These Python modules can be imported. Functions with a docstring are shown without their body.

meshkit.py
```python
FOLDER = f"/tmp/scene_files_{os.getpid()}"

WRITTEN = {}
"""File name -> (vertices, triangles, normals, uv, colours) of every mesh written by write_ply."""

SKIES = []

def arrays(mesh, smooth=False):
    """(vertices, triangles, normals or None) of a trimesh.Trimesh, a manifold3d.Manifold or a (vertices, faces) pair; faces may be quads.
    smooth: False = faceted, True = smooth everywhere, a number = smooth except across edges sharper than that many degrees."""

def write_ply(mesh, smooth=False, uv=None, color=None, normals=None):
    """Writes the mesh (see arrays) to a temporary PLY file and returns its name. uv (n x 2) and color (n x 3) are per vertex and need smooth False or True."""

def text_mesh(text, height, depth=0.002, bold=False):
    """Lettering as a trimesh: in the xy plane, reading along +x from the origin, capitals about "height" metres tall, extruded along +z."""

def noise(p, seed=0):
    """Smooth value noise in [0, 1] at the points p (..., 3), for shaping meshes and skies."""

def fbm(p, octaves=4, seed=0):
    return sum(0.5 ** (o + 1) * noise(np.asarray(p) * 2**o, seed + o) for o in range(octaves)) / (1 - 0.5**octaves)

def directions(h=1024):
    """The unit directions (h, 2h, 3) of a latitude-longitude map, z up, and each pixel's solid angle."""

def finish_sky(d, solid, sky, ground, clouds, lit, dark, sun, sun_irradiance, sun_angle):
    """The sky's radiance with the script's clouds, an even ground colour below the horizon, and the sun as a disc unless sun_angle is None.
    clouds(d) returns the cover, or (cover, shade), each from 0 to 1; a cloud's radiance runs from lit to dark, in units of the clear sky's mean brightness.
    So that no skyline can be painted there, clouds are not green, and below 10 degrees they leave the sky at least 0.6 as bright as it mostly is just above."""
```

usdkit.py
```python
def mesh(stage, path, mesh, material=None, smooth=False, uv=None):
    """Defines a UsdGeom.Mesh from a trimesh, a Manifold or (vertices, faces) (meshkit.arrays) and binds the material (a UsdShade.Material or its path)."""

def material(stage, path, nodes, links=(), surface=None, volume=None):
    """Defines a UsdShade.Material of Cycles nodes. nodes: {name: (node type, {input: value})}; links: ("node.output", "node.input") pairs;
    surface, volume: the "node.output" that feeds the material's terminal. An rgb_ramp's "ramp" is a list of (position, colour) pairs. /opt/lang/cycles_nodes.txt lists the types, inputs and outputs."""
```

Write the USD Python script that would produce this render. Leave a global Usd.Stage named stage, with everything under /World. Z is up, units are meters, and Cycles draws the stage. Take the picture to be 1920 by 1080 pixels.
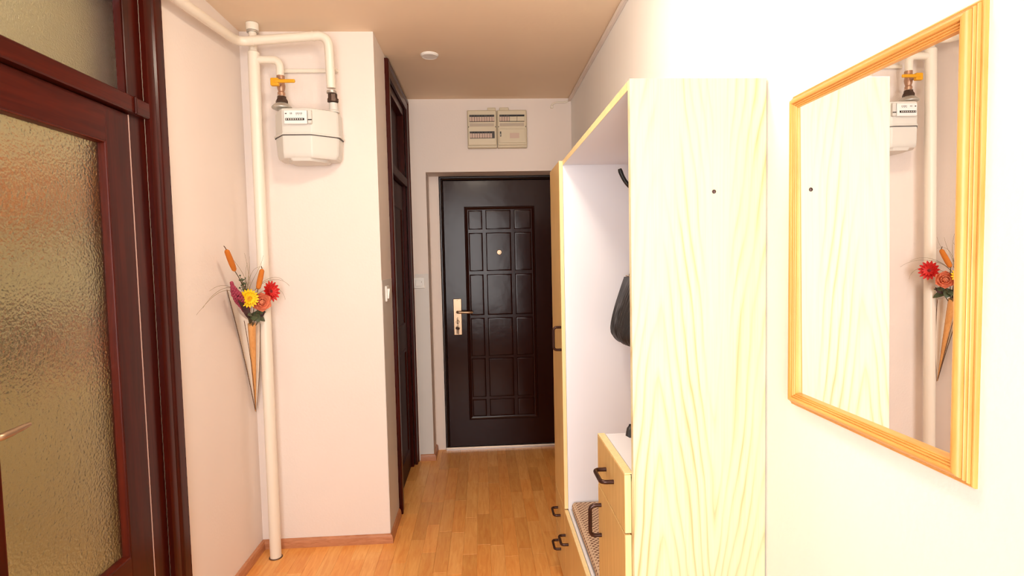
import math, random
import numpy as np, trimesh
from shapely.geometry import Polygon
from pxr import Usd, UsdGeom, UsdLux, UsdShade, Gf, Sdf
import usdkit, meshkit

stage = Usd.Stage.CreateInMemory()
UsdGeom.SetStageUpAxis(stage, 'Z')
UsdGeom.Xform.Define(stage, '/World')
UsdGeom.Scope.Define(stage, '/World/Looks')
rng = random.Random(7)

# ------------------------------------------------------------------ camera, lights, exposure
CAM = np.array([0, 0, 1.43])
F_PX, YAW, PITCH, ROLL = 1025.94, 0.05426, -0.05412, -0.02173
fw = np.array([math.sin(YAW) * math.cos(PITCH), math.cos(YAW) * math.cos(PITCH), math.sin(PITCH)])
r0 = np.cross(fw, [0, 0, 1]); r0 /= np.linalg.norm(r0)
u0 = np.cross(r0, fw)
rt = r0 * math.cos(ROLL) + u0 * math.sin(ROLL)
up = u0 * math.cos(ROLL) - r0 * math.sin(ROLL)
cam = UsdGeom.Camera.Define(stage, '/World/camera')
M4 = Gf.Matrix4d(*[float(x) for row in ((*rt, 0), (*up, 0), (*(-fw), 0), (*CAM, 1)) for x in row])
cam.AddTransformOp().Set(M4)
cam.CreateHorizontalApertureAttr(36.0)
cam.CreateVerticalApertureAttr(20.25)
cam.CreateFocalLengthAttr(36.0 * F_PX / 1920)
cam.CreateClippingRangeAttr(Gf.Vec2f(0.02, 100))
cam.CreateExposureAttr(-0.1)

LAMP_AT = (-0.05, 1.42, 2.542)        # the hall's round ceiling lamp, above the top of the picture
LAMP_POWER, LAMP_COLOR = 82.0, (1.0, 0.86, 0.69)


def rect_light(name, pos, aim, w, h, intensity, color):
    l = UsdLux.RectLight.Define(stage, '/World/' + name)
    z = -np.asarray(aim, float); z /= np.linalg.norm(z)
    x = np.cross([0, 0, 1.0] if abs(z[2]) < .9 else [0, 1.0, 0], z); x /= np.linalg.norm(x)
    y = np.cross(z, x)
    l.AddTransformOp().Set(Gf.Matrix4d(*[float(a) for row in ((*x, 0), (*y, 0), (*z, 0), (*pos, 1)) for a in row]))
    l.CreateWidthAttr(w); l.CreateHeightAttr(h)
    l.CreateIntensityAttr(intensity); l.CreateColorAttr(Gf.Vec3f(*color))
    return l


# fill light added behind the camera (through the made-up window in the rear wall) and the kitchen's lamp
rect_light('window_daylight', (-0.20, -0.72, 1.45), (0, 1, 0), 1.10, 1.86, 13.5, (1.0, 0.985, 0.965))

# ------------------------------------------------------------------ materials


def S(r, g, b):
    f = lambda c: c / 255 / 12.92 if c / 255 <= 0.04045 else ((c / 255 + 0.055) / 1.055) ** 2.4
    return (f(r), f(g), f(b))


LK = '/World/Looks/'


def plain(name, col, rough=0.5, metallic=0.0, bump=None, **kw):
    n = {'p': ('principled_bsdf', {'base_color': col, 'roughness': rough, 'metallic': metallic, **kw})}
    l = []
    if bump:
        sc, st, dist = bump
        n['g'] = ('geometry', {})
        n['n'] = ('noise_texture', {'scale': sc, 'detail': 3.0})
        n['b'] = ('bump', {'strength': st, 'distance': dist})
        l = [('g.position', 'n.vector'), ('n.fac', 'b.height'), ('b.normal', 'p.normal')]
    return usdkit.material(stage, LK + name, n, l, surface='p.BSDF')


def paint(name, col, rough=0.7, scale=90, strength=0.25):
    """Roller-painted plaster: an even colour with a fine orange-peel relief."""
    n = {'g': ('geometry', {}), 'n': ('noise_texture', {'scale': scale, 'detail': 3.0}),
         'm': ('noise_texture', {'scale': 3.0, 'detail': 2.0}),
         'r': ('rgb_ramp', {'ramp': [(0.3, tuple(c * .975 for c in col)), (0.7, col)]}),
         'b': ('bump', {'strength': strength, 'distance': 0.002}),
         'p': ('principled_bsdf', {'roughness': rough, 'specular_ior_level': 0.3})}
    l = [('g.position', 'n.vector'), ('g.position', 'm.vector'), ('m.fac', 'r.fac'), ('r.color', 'p.base_color'), ('n.fac', 'b.height'), ('b.normal', 'p.normal')]
    return usdkit.material(stage, LK + name, n, l, surface='p.BSDF')


def wood(name, c1, c2, rough=0.4, scale=(1, 1, 1), dist=1.0, vary=None, bump=0.05, **kw):
    """Grain: noise stretched along the board. scale: small along the grain."""
    n = {'g': ('geometry', {}), 'm': ('mapping', {'scale': scale}),
         'n': ('noise_texture', {'scale': 1.0, 'detail': 5.0, 'roughness': 0.6, 'distortion': dist}),
         'r': ('rgb_ramp', {'ramp': [(0.3, c1), (0.7, c2)]}),
         'b': ('bump', {'strength': bump, 'distance': 0.001}),
         'p': ('principled_bsdf', {'roughness': rough, **kw})}
    l = [('g.position', 'm.vector'), ('m.vector', 'n.vector'), ('n.fac', 'r.fac'), ('n.fac', 'b.height'), ('b.normal', 'p.normal')]
    if vary:
        n['o'] = ('object_info', {})
        n['vr'] = ('rgb_ramp', {'ramp': vary})
        n['x'] = ('mix', {'mix_type': 'multiply', 'fac': 1.0})
        l += [('o.random', 'vr.fac'), ('r.color', 'x.color1'), ('vr.color', 'x.color2'), ('x.color', 'p.base_color')]
    else:
        l += [('r.color', 'p.base_color')]
    return usdkit.material(stage, LK + name, n, l, surface='p.BSDF')


def cathedral(name, light, mid, dark, axes, rough=0.42):
    """Flat-sawn ash laminate: nested flames pointing up about the lines x = axes, straight grain between them."""
    n = {'g': ('geometry', {}), 's': ('separate_xyz', {}),
         'wm': ('mapping', {'scale': (2.5, 2.5, 1.3)}), 'wn': ('noise_texture', {'scale': 1.6, 'detail': 2.0}),
         'w': ('math', {'math_type': 'multiply_add', 'value2': 0.06, 'value3': -0.03}),
         'xx': ('math', {'math_type': 'add'}),
         'min': ('math', {'math_type': 'smoothmin', 'value3': 0.015}),
         'sq': ('math', {'math_type': 'power', 'value2': 1.25}),
         'k': ('math', {'math_type': 'multiply', 'value2': 78.0}),
         'zz': ('math', {'math_type': 'multiply', 'value2': 6.0}),
         'sm': ('math', {'math_type': 'add'}),
         'nm': ('mapping', {'scale': (11, 11, 1.3)}), 'nn': ('noise_texture', {'scale': 1.0, 'detail': 3.0}),
         'na': ('math', {'math_type': 'multiply_add', 'value2': 2.2}),
         'fr': ('math', {'math_type': 'fraction'}),
         'r': ('rgb_ramp', {'ramp': [(0.0, mid), (0.12, light), (0.5, light), (0.72, mid), (0.9, dark), (0.97, mid), (1.0, mid)]}),
         'bm': ('mapping', {'scale': (14, 14, 0.8)}), 'bn': ('noise_texture', {'scale': 1.0, 'detail': 2.0}),
         'br': ('rgb_ramp', {'ramp': [(0.35, (0, 0, 0)), (0.65, (1, 1, 1))]}),
         'bx': ('mix', {'mix_type': 'mix', 'color1': light}),
         'fm': ('mapping', {'scale': (230, 230, 4)}), 'fn': ('noise_texture', {'scale': 1.0, 'detail': 4.0}),
         'fr2': ('rgb_ramp', {'ramp': [(0.35, (.95, .93, .89)), (0.6, (1, 1, 1))]}),
         'x': ('mix', {'mix_type': 'multiply', 'fac': 1.0}),
         'p': ('principled_bsdf', {'roughness': rough})}
    l = [('g.position', 's.vector'), ('g.position', 'wm.vector'), ('wm.vector', 'wn.vector'), ('wn.fac', 'w.value1'), ('s.x', 'xx.value1'), ('w.value', 'xx.value2')]
    for i, a in enumerate(axes):
        n[f'a{i}'] = ('math', {'math_type': 'subtract', 'value2': a}); n[f'b{i}'] = ('math', {'math_type': 'absolute'})
        l += [('xx.value', f'a{i}.value1'), (f'a{i}.value', f'b{i}.value1'), (f'b{i}.value', f'min.value{i + 1}')]
    n['ps'] = ('math', {'math_type': 'maximum', 'value2': 0.0})
    l += [('min.value', 'ps.value1'), ('ps.value', 'sq.value1'), ('sq.value', 'k.value1'), ('s.z', 'zz.value1'), ('k.value', 'sm.value1'), ('zz.value', 'sm.value2'),
         ('g.position', 'nm.vector'), ('nm.vector', 'nn.vector'), ('nn.fac', 'na.value1'), ('sm.value', 'na.value3'), ('na.value', 'fr.value1'), ('fr.value', 'r.fac'),
         ('g.position', 'bm.vector'), ('bm.vector', 'bn.vector'), ('bn.fac', 'br.fac'), ('br.color', 'bx.fac'), ('r.color', 'bx.color2'),
         ('g.position', 'fm.vector'), ('fm.vector', 'fn.vector'), ('fn.fac', 'fr2.fac'), ('bx.color', 'x.color1'), ('fr2.color', 'x.color2'), ('x.color', 'p.base_color')]
    return usdkit.material(stage, LK + name, n, l, surface='p.BSDF')


def hammered_glass(name, tint, rough, scale, st):
    n = {'g': ('geometry', {}), 'n': ('voronoi_texture', {'scale': scale, 'feature': 'smooth_f1', 'smoothness': 1.0}),
         'n2': ('noise_texture', {'scale': scale * .8, 'detail': 2.0}), 'ad': ('math', {'math_type': 'add'}),
         'b': ('bump', {'strength': st, 'distance': 0.004}),
         'p': ('principled_bsdf', {'base_color': tint, 'roughness': rough, 'transmission_weight': 1.0, 'ior': 1.45})}
    l = [('g.position', 'n.vector'), ('g.position', 'n2.vector'), ('n.distance', 'ad.value1'), ('n2.fac', 'ad.value2'), ('ad.value', 'b.height'), ('b.normal', 'p.normal')]
    return usdkit.material(stage, LK + name, n, l, surface='p.BSDF')


def emitter(name, col, strength):
    return usdkit.material(stage, LK + name, {'e': ('emission', {'color': col, 'strength': strength})}, [], surface='e.emission')


M = {}
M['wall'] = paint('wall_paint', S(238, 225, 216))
M['wall_lit'] = paint('lit_wall_paint', S(250, 247, 243))  # hall wall paint whitened, the strong light on this wall put into its colour
M['wall_b'] = paint('darkened_rear_paint', S(150, 126, 104))  # unseen rear wall, toned dark to dim reflections in the entrance door
M['wall_cream'] = paint('kitchen_wall_paint', S(208, 196, 164))
M['ceil'] = paint('ceiling_paint', S(240, 216, 188), scale=60)
M['dado'] = paint('washable_paint', S(224, 219, 214), rough=0.5)
M['plank'] = wood('beech_laminate', S(234, 158, 82), S(250, 190, 112), rough=0.33, scale=(60, 7, 60), dist=0.8, bump=0.02,
                  vary=[(0.0, (.80, .70, .58)), (0.25, (.93, .88, .80)), (0.5, (1, 1, 1)), (0.75, (1.0, .90, .78)), (1.0, (.90, .76, .60))])
M['subfloor'] = plain('floor_joint', S(120, 66, 28), 0.7)
M['baseb'] = wood('baseboard_wood', S(176, 112, 74), S(202, 140, 100), rough=0.4, scale=(14, 14, 90))
M['mahog'] = wood('mahogany_lacquer', S(46, 8, 4), S(70, 16, 8), rough=0.26, scale=(40, 40, 2.5), specular_ior_level=0.22)
M['mahog_h'] = wood('mahogany_lacquer_rail', S(54, 11, 6), S(80, 22, 11), rough=0.26, scale=(40, 2.5, 40), specular_ior_level=0.22)
M['seam_lit'] = plain('seam_highlight_tone', S(190, 150, 136), 0.4)  # pale tone that paints the highlight along the door seam
M['mahog_red'] = wood('mahogany_bead', S(66, 18, 9), S(94, 30, 14), rough=0.35, scale=(40, 40, 2.5), specular_ior_level=0.2)
M['entry'] = plain('dark_door_lacquer', S(40, 13, 8), 0.2, bump=(7.0, .25, .006), specular_ior_level=0.2)
M['mahog_dull'] = wood('mahogany_dull', S(44, 9, 6), S(62, 15, 9), rough=0.5, scale=(40, 40, 2.5), specular_ior_level=0.15)
M['entry_frame'] = plain('door_frame_metal', S(34, 18, 15), 0.3)
M['panel'] = cathedral('ash_laminate', S(232, 222, 184), S(225, 208, 160), S(204, 172, 116), (0.405, 0.648))
M['front'] = wood('shaded_ash_front', S(204, 164, 98), S(224, 188, 126), rough=0.38, scale=(70, 70, 3.5))  # ash darkened in colour, shade on the fronts painted in
M['edge'] = wood('lit_ash_edge', S(238, 208, 146), S(244, 220, 166), rough=0.4, scale=(70, 70, 4))  # ash lightened in colour for the edges that face the light
M['white_board'] = plain('white_melamine', S(232, 230, 236), 0.35)
M['white_pipe'] = plain('pipe_enamel', S(236, 226, 210), 0.35)
M['meter'] = plain('meter_enamel', S(216, 212, 204), 0.4)
M['meter_disp'] = plain('meter_plastic', S(236, 234, 232), 0.35)
M['steel'] = plain('galvanised_steel', S(196, 192, 184), 0.42, metallic=0.7)
M['dark_iron'] = plain('dark_fitting', S(84, 66, 56), 0.45, metallic=0.6)
M['brass'] = plain('brass_valve', S(178, 138, 112), 0.4, metallic=0.6)
M['yellow'] = plain('yellow_lever', S(224, 160, 20), 0.4)
M['black'] = plain('black_plastic', S(20, 18, 18), 0.4)
M['print'] = plain('print_ink', S(70, 66, 64), 0.6)
M['paper'] = plain('counter_digits', S(214, 208, 200), 0.6)
M['box'] = plain('fuse_box_plastic', S(214, 200, 172), 0.4)
M['box_win'] = plain('breaker_grey', S(186, 170, 150), 0.45)
M['breaker_red'] = plain('breaker_body', S(206, 178, 160), 0.45)
M['handle'] = plain('bronze_handle', S(62, 36, 28), 0.3, metallic=0.5)
M['chrome'] = plain('satin_nickel', S(188, 160, 132), 0.38, metallic=0.9)
M['alu'] = plain('threshold_aluminium', S(206, 196, 190), 0.35, metallic=0.9)
M['switch'] = plain('switch_white', S(236, 232, 226), 0.35)
M['mirror'] = plain('mirror_silver', (0.93, 0.93, 0.93), 0.0, metallic=1.0)
M['pine'] = wood('pine_frame', S(220, 150, 70), S(234, 176, 96), rough=0.35, scale=(50, 50, 4))
M['pine_h'] = wood('pine_frame_rail', S(220, 150, 70), S(234, 176, 96), rough=0.35, scale=(50, 4, 50))
M['bag'] = plain('black_ribbed_fabric', S(36, 35, 38), 0.5)
M['strap'] = plain('black_strap', S(26, 25, 27), 0.5)
M['glass'] = hammered_glass('hammered_glass', (0.93, 0.92, 0.86), 0.20, 150, 0.3)
M['glass2'] = hammered_glass('hammered_glass_fine', (0.93, 0.93, 0.86), 0.32, 220, 0.4)
M['kit_orange'] = plain('kitchen_orange_wood', S(186, 106, 46), 0.4)
M['kit_grey'] = plain('kitchen_grey', S(120, 112, 104), 0.4)
M['kit_cream'] = plain('kitchen_cream', S(198, 176, 138), 0.45)
M['kit_top'] = plain('kitchen_worktop', S(226, 210, 160), 0.35)
M['kit_red'] = plain('red_enamel', S(206, 62, 34), 0.35)
M['petal_y'] = plain('yellow_petal', S(246, 204, 24), 0.6)
M['petal_yc'] = plain('yellow_centre', S(226, 160, 40), 0.7)
M['petal_r'] = plain('red_petal', S(206, 30, 26), 0.55)
M['petal_rc'] = plain('red_centre', S(120, 24, 24), 0.7)
M['petal_rose'] = plain('rose_petal', S(250, 158, 118), 0.55)
M['petal_p'] = plain('plum_floret', S(150, 50, 72), 0.8)
M['cattail'] = plain('cattail_brown', S(198, 112, 32), 0.9, bump=(400, .5, .002))
M['leaf'] = plain('leaf_green', S(74, 86, 56), 0.5)
M['leaf_d'] = plain('leaf_plum', S(62, 30, 34), 0.5)
M['stem'] = plain('stem_brown', S(84, 70, 42), 0.6)
M['grass'] = plain('dry_grass', S(140, 124, 92), 0.7)
M['vase'] = plain('vase_cream', S(236, 222, 204), 0.5)
M['vase_tan'] = wood('vase_bamboo', S(206, 142, 78), S(226, 168, 104), rough=0.5, scale=(60, 60, 5))
M['rim'] = plain('vase_rim_brown', S(96, 66, 44), 0.5)
M['lamp_k'] = emitter('kitchen_lamp_globe', (1.0, 0.88, 0.66), 118.0)
M['lamp'] = emitter('lamp_diffuser', LAMP_COLOR, LAMP_POWER)
M['pane'] = usdkit.material(stage, LK + 'window_glass', {'f': ('fresnel', {'IOR': 1.45}), 't': ('transparent_bsdf', {}), 'g': ('glossy_bsdf', {'roughness': 0.0}), 'm': ('mix_closure', {})},
                            [('f.fac', 'm.fac'), ('t.BSDF', 'm.closure1'), ('g.BSDF', 'm.closure2')], surface='m.closure')


def mesh_weave():
    """Seat fabric: brown knit with a pale open lattice."""
    n = {'g': ('geometry', {}), 'mp': ('mapping', {'rotation': (0, 0, 0.785), 'scale': (1, 1, 1)}),
         'c': ('voronoi_texture', {'scale': 75.0, 'metric': 'manhattan', 'randomness': 0.05}),
         'r': ('rgb_ramp', {'ramp': [(0.2, S(84, 52, 38)), (0.5, S(140, 104, 80)), (0.75, S(206, 178, 150))]}),
         'b': ('bump', {'strength': 0.5, 'distance': 0.003}), 'p': ('principled_bsdf', {'roughness': 0.85})}
    l = [('g.position', 'mp.vector'), ('mp.vector', 'c.vector'), ('c.distance', 'r.fac'), ('r.color', 'p.base_color'), ('c.distance', 'b.height'), ('b.normal', 'p.normal')]
    return usdkit.material(stage, LK + 'seat_knit', n, l, surface='p.BSDF')


M['seat'] = mesh_weave()

# ------------------------------------------------------------------ scene tree helpers
used = {}


def numbered(parent, name):
    k = (parent, name)
    used[k] = used.get(k, -1) + 1
    return f'{parent}/{name}' + (f'_{used[k]:03d}' if used[k] else '')


class Thing:
    def __init__(s, path, loc):
        s.path, s.loc = path, np.asarray(loc, float)


def tag(prim, label=None, cat=None, group=None, kind=None):
    for k, v in (('label', label), ('category', cat), ('group', group), ('kind', kind)):
        if v:
            prim.SetCustomDataByKey(k, v)


def thing(name, label, cat, loc=(0, 0, 0), group=None, kind=None):
    p = numbered('/World', name)
    x = UsdGeom.Xform.Define(stage, p)
    x.AddTranslateOp().Set(Gf.Vec3d(*map(float, loc)))
    tag(x.GetPrim(), label, cat, group, kind)
    return Thing(p, loc)


def part(parent, name, m, mat, label=None, smooth=30, kind=None):
    """A mesh given in world coordinates, stored under parent relative to the thing's base."""
    p = numbered(parent.path, name)
    if hasattr(m, 'to_mesh'):
        q = m.to_mesh(); m = trimesh.Trimesh(q.vert_properties[:, :3], q.tri_verts, process=False)
    m = m.copy(); m.apply_translation(-parent.loc)
    o = usdkit.mesh(stage, p, m, M[mat] if isinstance(mat, str) else mat, smooth=smooth)
    tag(o.GetPrim(), label, kind=kind)
    return Thing(p, parent.loc)


def struct(name, m, mat, label, cat, smooth=30):
    o = usdkit.mesh(stage, numbered('/World', name), m, M[mat], smooth=smooth)
    tag(o.GetPrim(), label, cat, kind='structure')
    return o


def solo(name, m, mat, label, cat, smooth=30, group=None, kind=None):
    o = usdkit.mesh(stage, numbered('/World', name), m, M[mat], smooth=smooth)
    tag(o.GetPrim(), label, cat, group, kind)
    return o


cat_ = trimesh.util.concatenate


# ------------------------------------------------------------------ shape helpers
def box(x0, x1, y0, y1, z0, z1, c=0.0):
    x0, x1 = min(x0, x1), max(x0, x1); y0, y1 = min(y0, y1), max(y0, y1); z0, z1 = min(z0, z1), max(z0, z1)
    if c <= 0:
        m = trimesh.creation.box((x1 - x0, y1 - y0, z1 - z0))
        m.apply_translation(((x0 + x1) / 2, (y0 + y1) / 2, (z0 + z1) / 2))
        return m
    c = min(c, (x1 - x0) * .49, (y1 - y0) * .49, (z1 - z0) * .49)
    P = []
    for a in (0, 1, 2):
        i = [c, c, c]; i[a] = 0
        for X in (x0 + i[0], x1 - i[0]):
            for Y in (y0 + i[1], y1 - i[1]):
                for Z in (z0 + i[2], z1 - i[2]):
                    P.append((X, Y, Z))
    return trimesh.convex.convex_hull(np.array(P))


def round_box(x0, x1, y0, y1, z0, z1, r, n=3):
    s = trimesh.creation.icosphere(n - 1, r)
    P = [s.vertices + (X, Y, Z) for X in (x0 + r, x1 - r) for Y in (y0 + r, y1 - r) for Z in (z0 + r, z1 - r)]
    return trimesh.convex.convex_hull(np.vstack(P))


def fillet(pts, r, n=6):
    pts = [np.asarray(p, float) for p in pts]
    out = [pts[0]]
    for a, b, c in zip(pts, pts[1:], pts[2:]):
        u, v = a - b, c - b
        lu, lv = np.linalg.norm(u), np.linalg.norm(v)
        u, v = u / lu, v / lv
        d = min(r, lu * .49, lv * .49)
        p, q = b + u * d, b + v * d
        for t in np.linspace(0, 1, n + 1):
            out.append((1 - t) ** 2 * p + 2 * t * (1 - t) * b + t * t * q)
    out.append(pts[-1])
    return np.array(out)


def curve(pts, n=16):
    from scipy.interpolate import make_interp_spline
    p = np.asarray(pts, float)
    s = np.r_[0, np.cumsum(np.linalg.norm(np.diff(p, axis=0), axis=1))]
    return make_interp_spline(s, p, k=min(3, len(p) - 1))(np.linspace(0, s[-1], n))


def tube(pts, r, sides=12, cap=True):
    p = np.asarray(pts, float)
    r = np.broadcast_to(np.asarray(r, float), (len(p),))
    t = np.gradient(p, axis=0); t /= np.linalg.norm(t, axis=1, keepdims=True) + 1e-12
    a = np.cross(t[0], [0, 0, 1.0] if abs(t[0][2]) < .9 else [1.0, 0, 0]); a /= np.linalg.norm(a)
    ang = np.arange(sides) * 2 * np.pi / sides
    V = []
    for i in range(len(p)):
        a = a - t[i] * (a @ t[i]); a /= np.linalg.norm(a)
        b = np.cross(t[i], a)
        V.append(p[i] + r[i] * (np.cos(ang)[:, None] * a + np.sin(ang)[:, None] * b))
    F = []
    for i in range(len(p) - 1):
        for j in range(sides):
            k = (j + 1) % sides
            A, B, C, D = i * sides + j, i * sides + k, (i + 1) * sides + k, (i + 1) * sides + j
            F += [(A, B, C), (A, C, D)]
    V = np.vstack(V)
    if cap:
        n = len(V); V = np.vstack([V, p[0], p[-1]])
        L = (len(p) - 1) * sides
        for j in range(sides):
            k = (j + 1) % sides
            F += [(n, k, j), (n + 1, L + j, L + k)]
    m = trimesh.Trimesh(V, np.array(F), process=False)
    return m


def lathe(profile, at=(0, 0, 0), axis=(0, 0, 1), sides=24):
    """profile: (radius, height) from bottom to top, closed with caps where the radius is 0."""
    m = trimesh.creation.revolve(np.array(profile, float), sections=sides)
    m.apply_transform(trimesh.geometry.align_vectors([0, 0, 1], np.asarray(axis, float) / np.linalg.norm(axis)))
    m.apply_translation(at)
    return m


def extrude(poly, h, at=(0, 0, 0)):
    m = trimesh.creation.extrude_polygon(Polygon(poly) if not isinstance(poly, Polygon) else poly, h, engine='earcut')
    m.apply_translation(at)
    return m


def mitred(path, n, profile, closed=False):
    """One mesh for each stretch of the path: the profile's (a, b) run a along n x direction and b along n; corners are mitred."""
    P = [np.asarray(p, float) for p in path]; n = np.asarray(n, float)
    prof = np.asarray(profile, float); N = len(P); K = len(prof)
    seg = [(i, (i + 1) % N) for i in range(N if closed else N - 1)]
    D = [(P[j] - P[i]) / np.linalg.norm(P[j] - P[i]) for i, j in seg]
    rings = []
    for i in range(N):
        d0 = D[i - 1] if (closed or i > 0) else D[0]
        d1 = D[i % len(D)] if (closed or i < len(D)) else D[-1]
        p0, p1 = np.cross(n, d0), np.cross(n, d1)
        m = (p0 + p1) / (1 + p0 @ p1)
        rings.append(P[i] + prof[:, :1] * m + prof[:, 1:] * n)
    v2, f2 = trimesh.creation.triangulate_polygon(Polygon(prof), engine='earcut')
    idx = [int(np.argmin(np.linalg.norm(prof - q, axis=1))) for q in v2]
    capf = np.array([[idx[k] for k in t] for t in f2])
    out = []
    for i, j in seg:
        V = np.vstack([rings[i], rings[j]])
        F = []
        for k in range(K):
            l = (k + 1) % K
            F += [(k, l, K + l), (k, K + l, K + k)]
        F = np.vstack([F, capf[:, ::-1], capf + K])
        m = trimesh.Trimesh(V, F, process=False)
        m.fix_normals()
        if m.volume < 0:
            m.invert()
        out.append(m)
    return out


def rot_to(m, direction, at, spin=0.0):
    """Turns a mesh modelled along +z to the direction and moves it to a point."""
    m = m.copy()
    if spin:
        m.apply_transform(trimesh.transformations.rotation_matrix(spin, [0, 0, 1]))
    d = np.asarray(direction, float); d = d / np.linalg.norm(d)
    m.apply_transform(trimesh.geometry.align_vectors([0, 0, 1], d))
    m.apply_translation(at)
    return m


# ================================================================== the setting
XL, XR, H = -1.133, 0.652, 2.542
YC, XC, YF, YD, YR = 2.748, -0.499, 3.875, 4.08, -0.55
XREC, ZREC = -0.374, 2.041
T = 0.14

# door opening in the left wall: y 1.06 .. 2.03, up to 2.44 ; wall_left in three pieces joined as one mesh
OY0, OY1, OZ = 1.03, 2.015, 2.44
struct('wall_left', cat_([box(XL - T, XL, YR - T, OY0, 0, H), box(XL - T, XL, OY1, YC + .3, 0, H), box(XL - T, XL, OY0, OY1, OZ, H)]), 'wall', 'pale pink-white plaster wall with the glazed kitchen door', 'wall')
# the boxed-out corner with the gas meter, and the passage beyond it with the second dark door
D3Y0, D3Y1, D3Z = 3.09, 3.835, 2.47
struct('wall_column', cat_([box(XL, XC, YC, D3Y0, 0, H), box(XC - 0.14, XC, D3Y0, D3Y1, D3Z, H), box(XC - 0.14, XC, D3Y1, YF, 0, H)]), 'wall', 'boxed-out plaster wall carrying the gas meter, with the narrow dark door on its side', 'wall')
struct('wall_far', cat_([box(XC - 0.14, XREC, YF, YD + .12, 0, H), box(XREC, XR + T, YF, YD + .12, ZREC, H), box(0.585, XR + T, YD - .03, YD + .12, 0, ZREC), box(XREC, 0.585, YD + .06, YD + .12, 0, ZREC), box(XREC, -.302, YD - .0, YD + .06, 0, ZREC)]), 'wall', 'end wall of the hall with the recessed entrance door and fuse boxes', 'wall')
struct('wall_right', box(XR, XR + T, YR - T, YF, 0, H), 'wall_lit', 'plaster wall on the right with the mirror, its bright lighting put into the paint', 'wall')
WX0, WX1, WZ0, WZ1 = -0.77, 0.37, 0.50, 2.4
struct('wall_rear', cat_([box(XL - T, WX0, YR - T, YR, 0, H), box(WX1, XR + T, YR - T, YR, 0, H), box(WX0, WX1, YR - T, YR, 0, WZ0), box(WX0, WX1, YR - T, YR, WZ1, H)]), 'wall_b', 'unseen plaster wall behind the camera, darkened to dim reflections, with an added window', 'wall')
struct('ceiling', box(XL - T, XR + T, YR - T, YD + .12, H, H + .1), 'ceil', 'beige-white ceiling of the hall', 'ceiling')

# made-up window behind the camera, there for the fill light
w = thing('window_1', 'added white framed window behind the camera, made up for the fill light', 'window', ((WX0 + WX1) / 2, YR - .07, WZ0), kind='structure')
for m in mitred([(WX0, YR - .07, WZ0), (WX1, YR - .07, WZ0), (WX1, YR - .07, WZ1), (WX0, YR - .07, WZ1)], (0, -1, 0), [(0, -.03), (.05, -.03), (.05, .03), (0, .03)], closed=True):
    part(w, 'window_frame', m, 'switch')
part(w, 'mullion', box(-.22, -.18, YR - .095, YR - .045, WZ0 + .05, WZ1 - .05, .004), 'switch')
for a, b in ((WX0 + .05, -.22), (-.18, WX1 - .05)):
    part(w, 'pane', box(a, b, YR - .073, YR - .067, WZ0 + .05, WZ1 - .05), 'pane')

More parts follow.
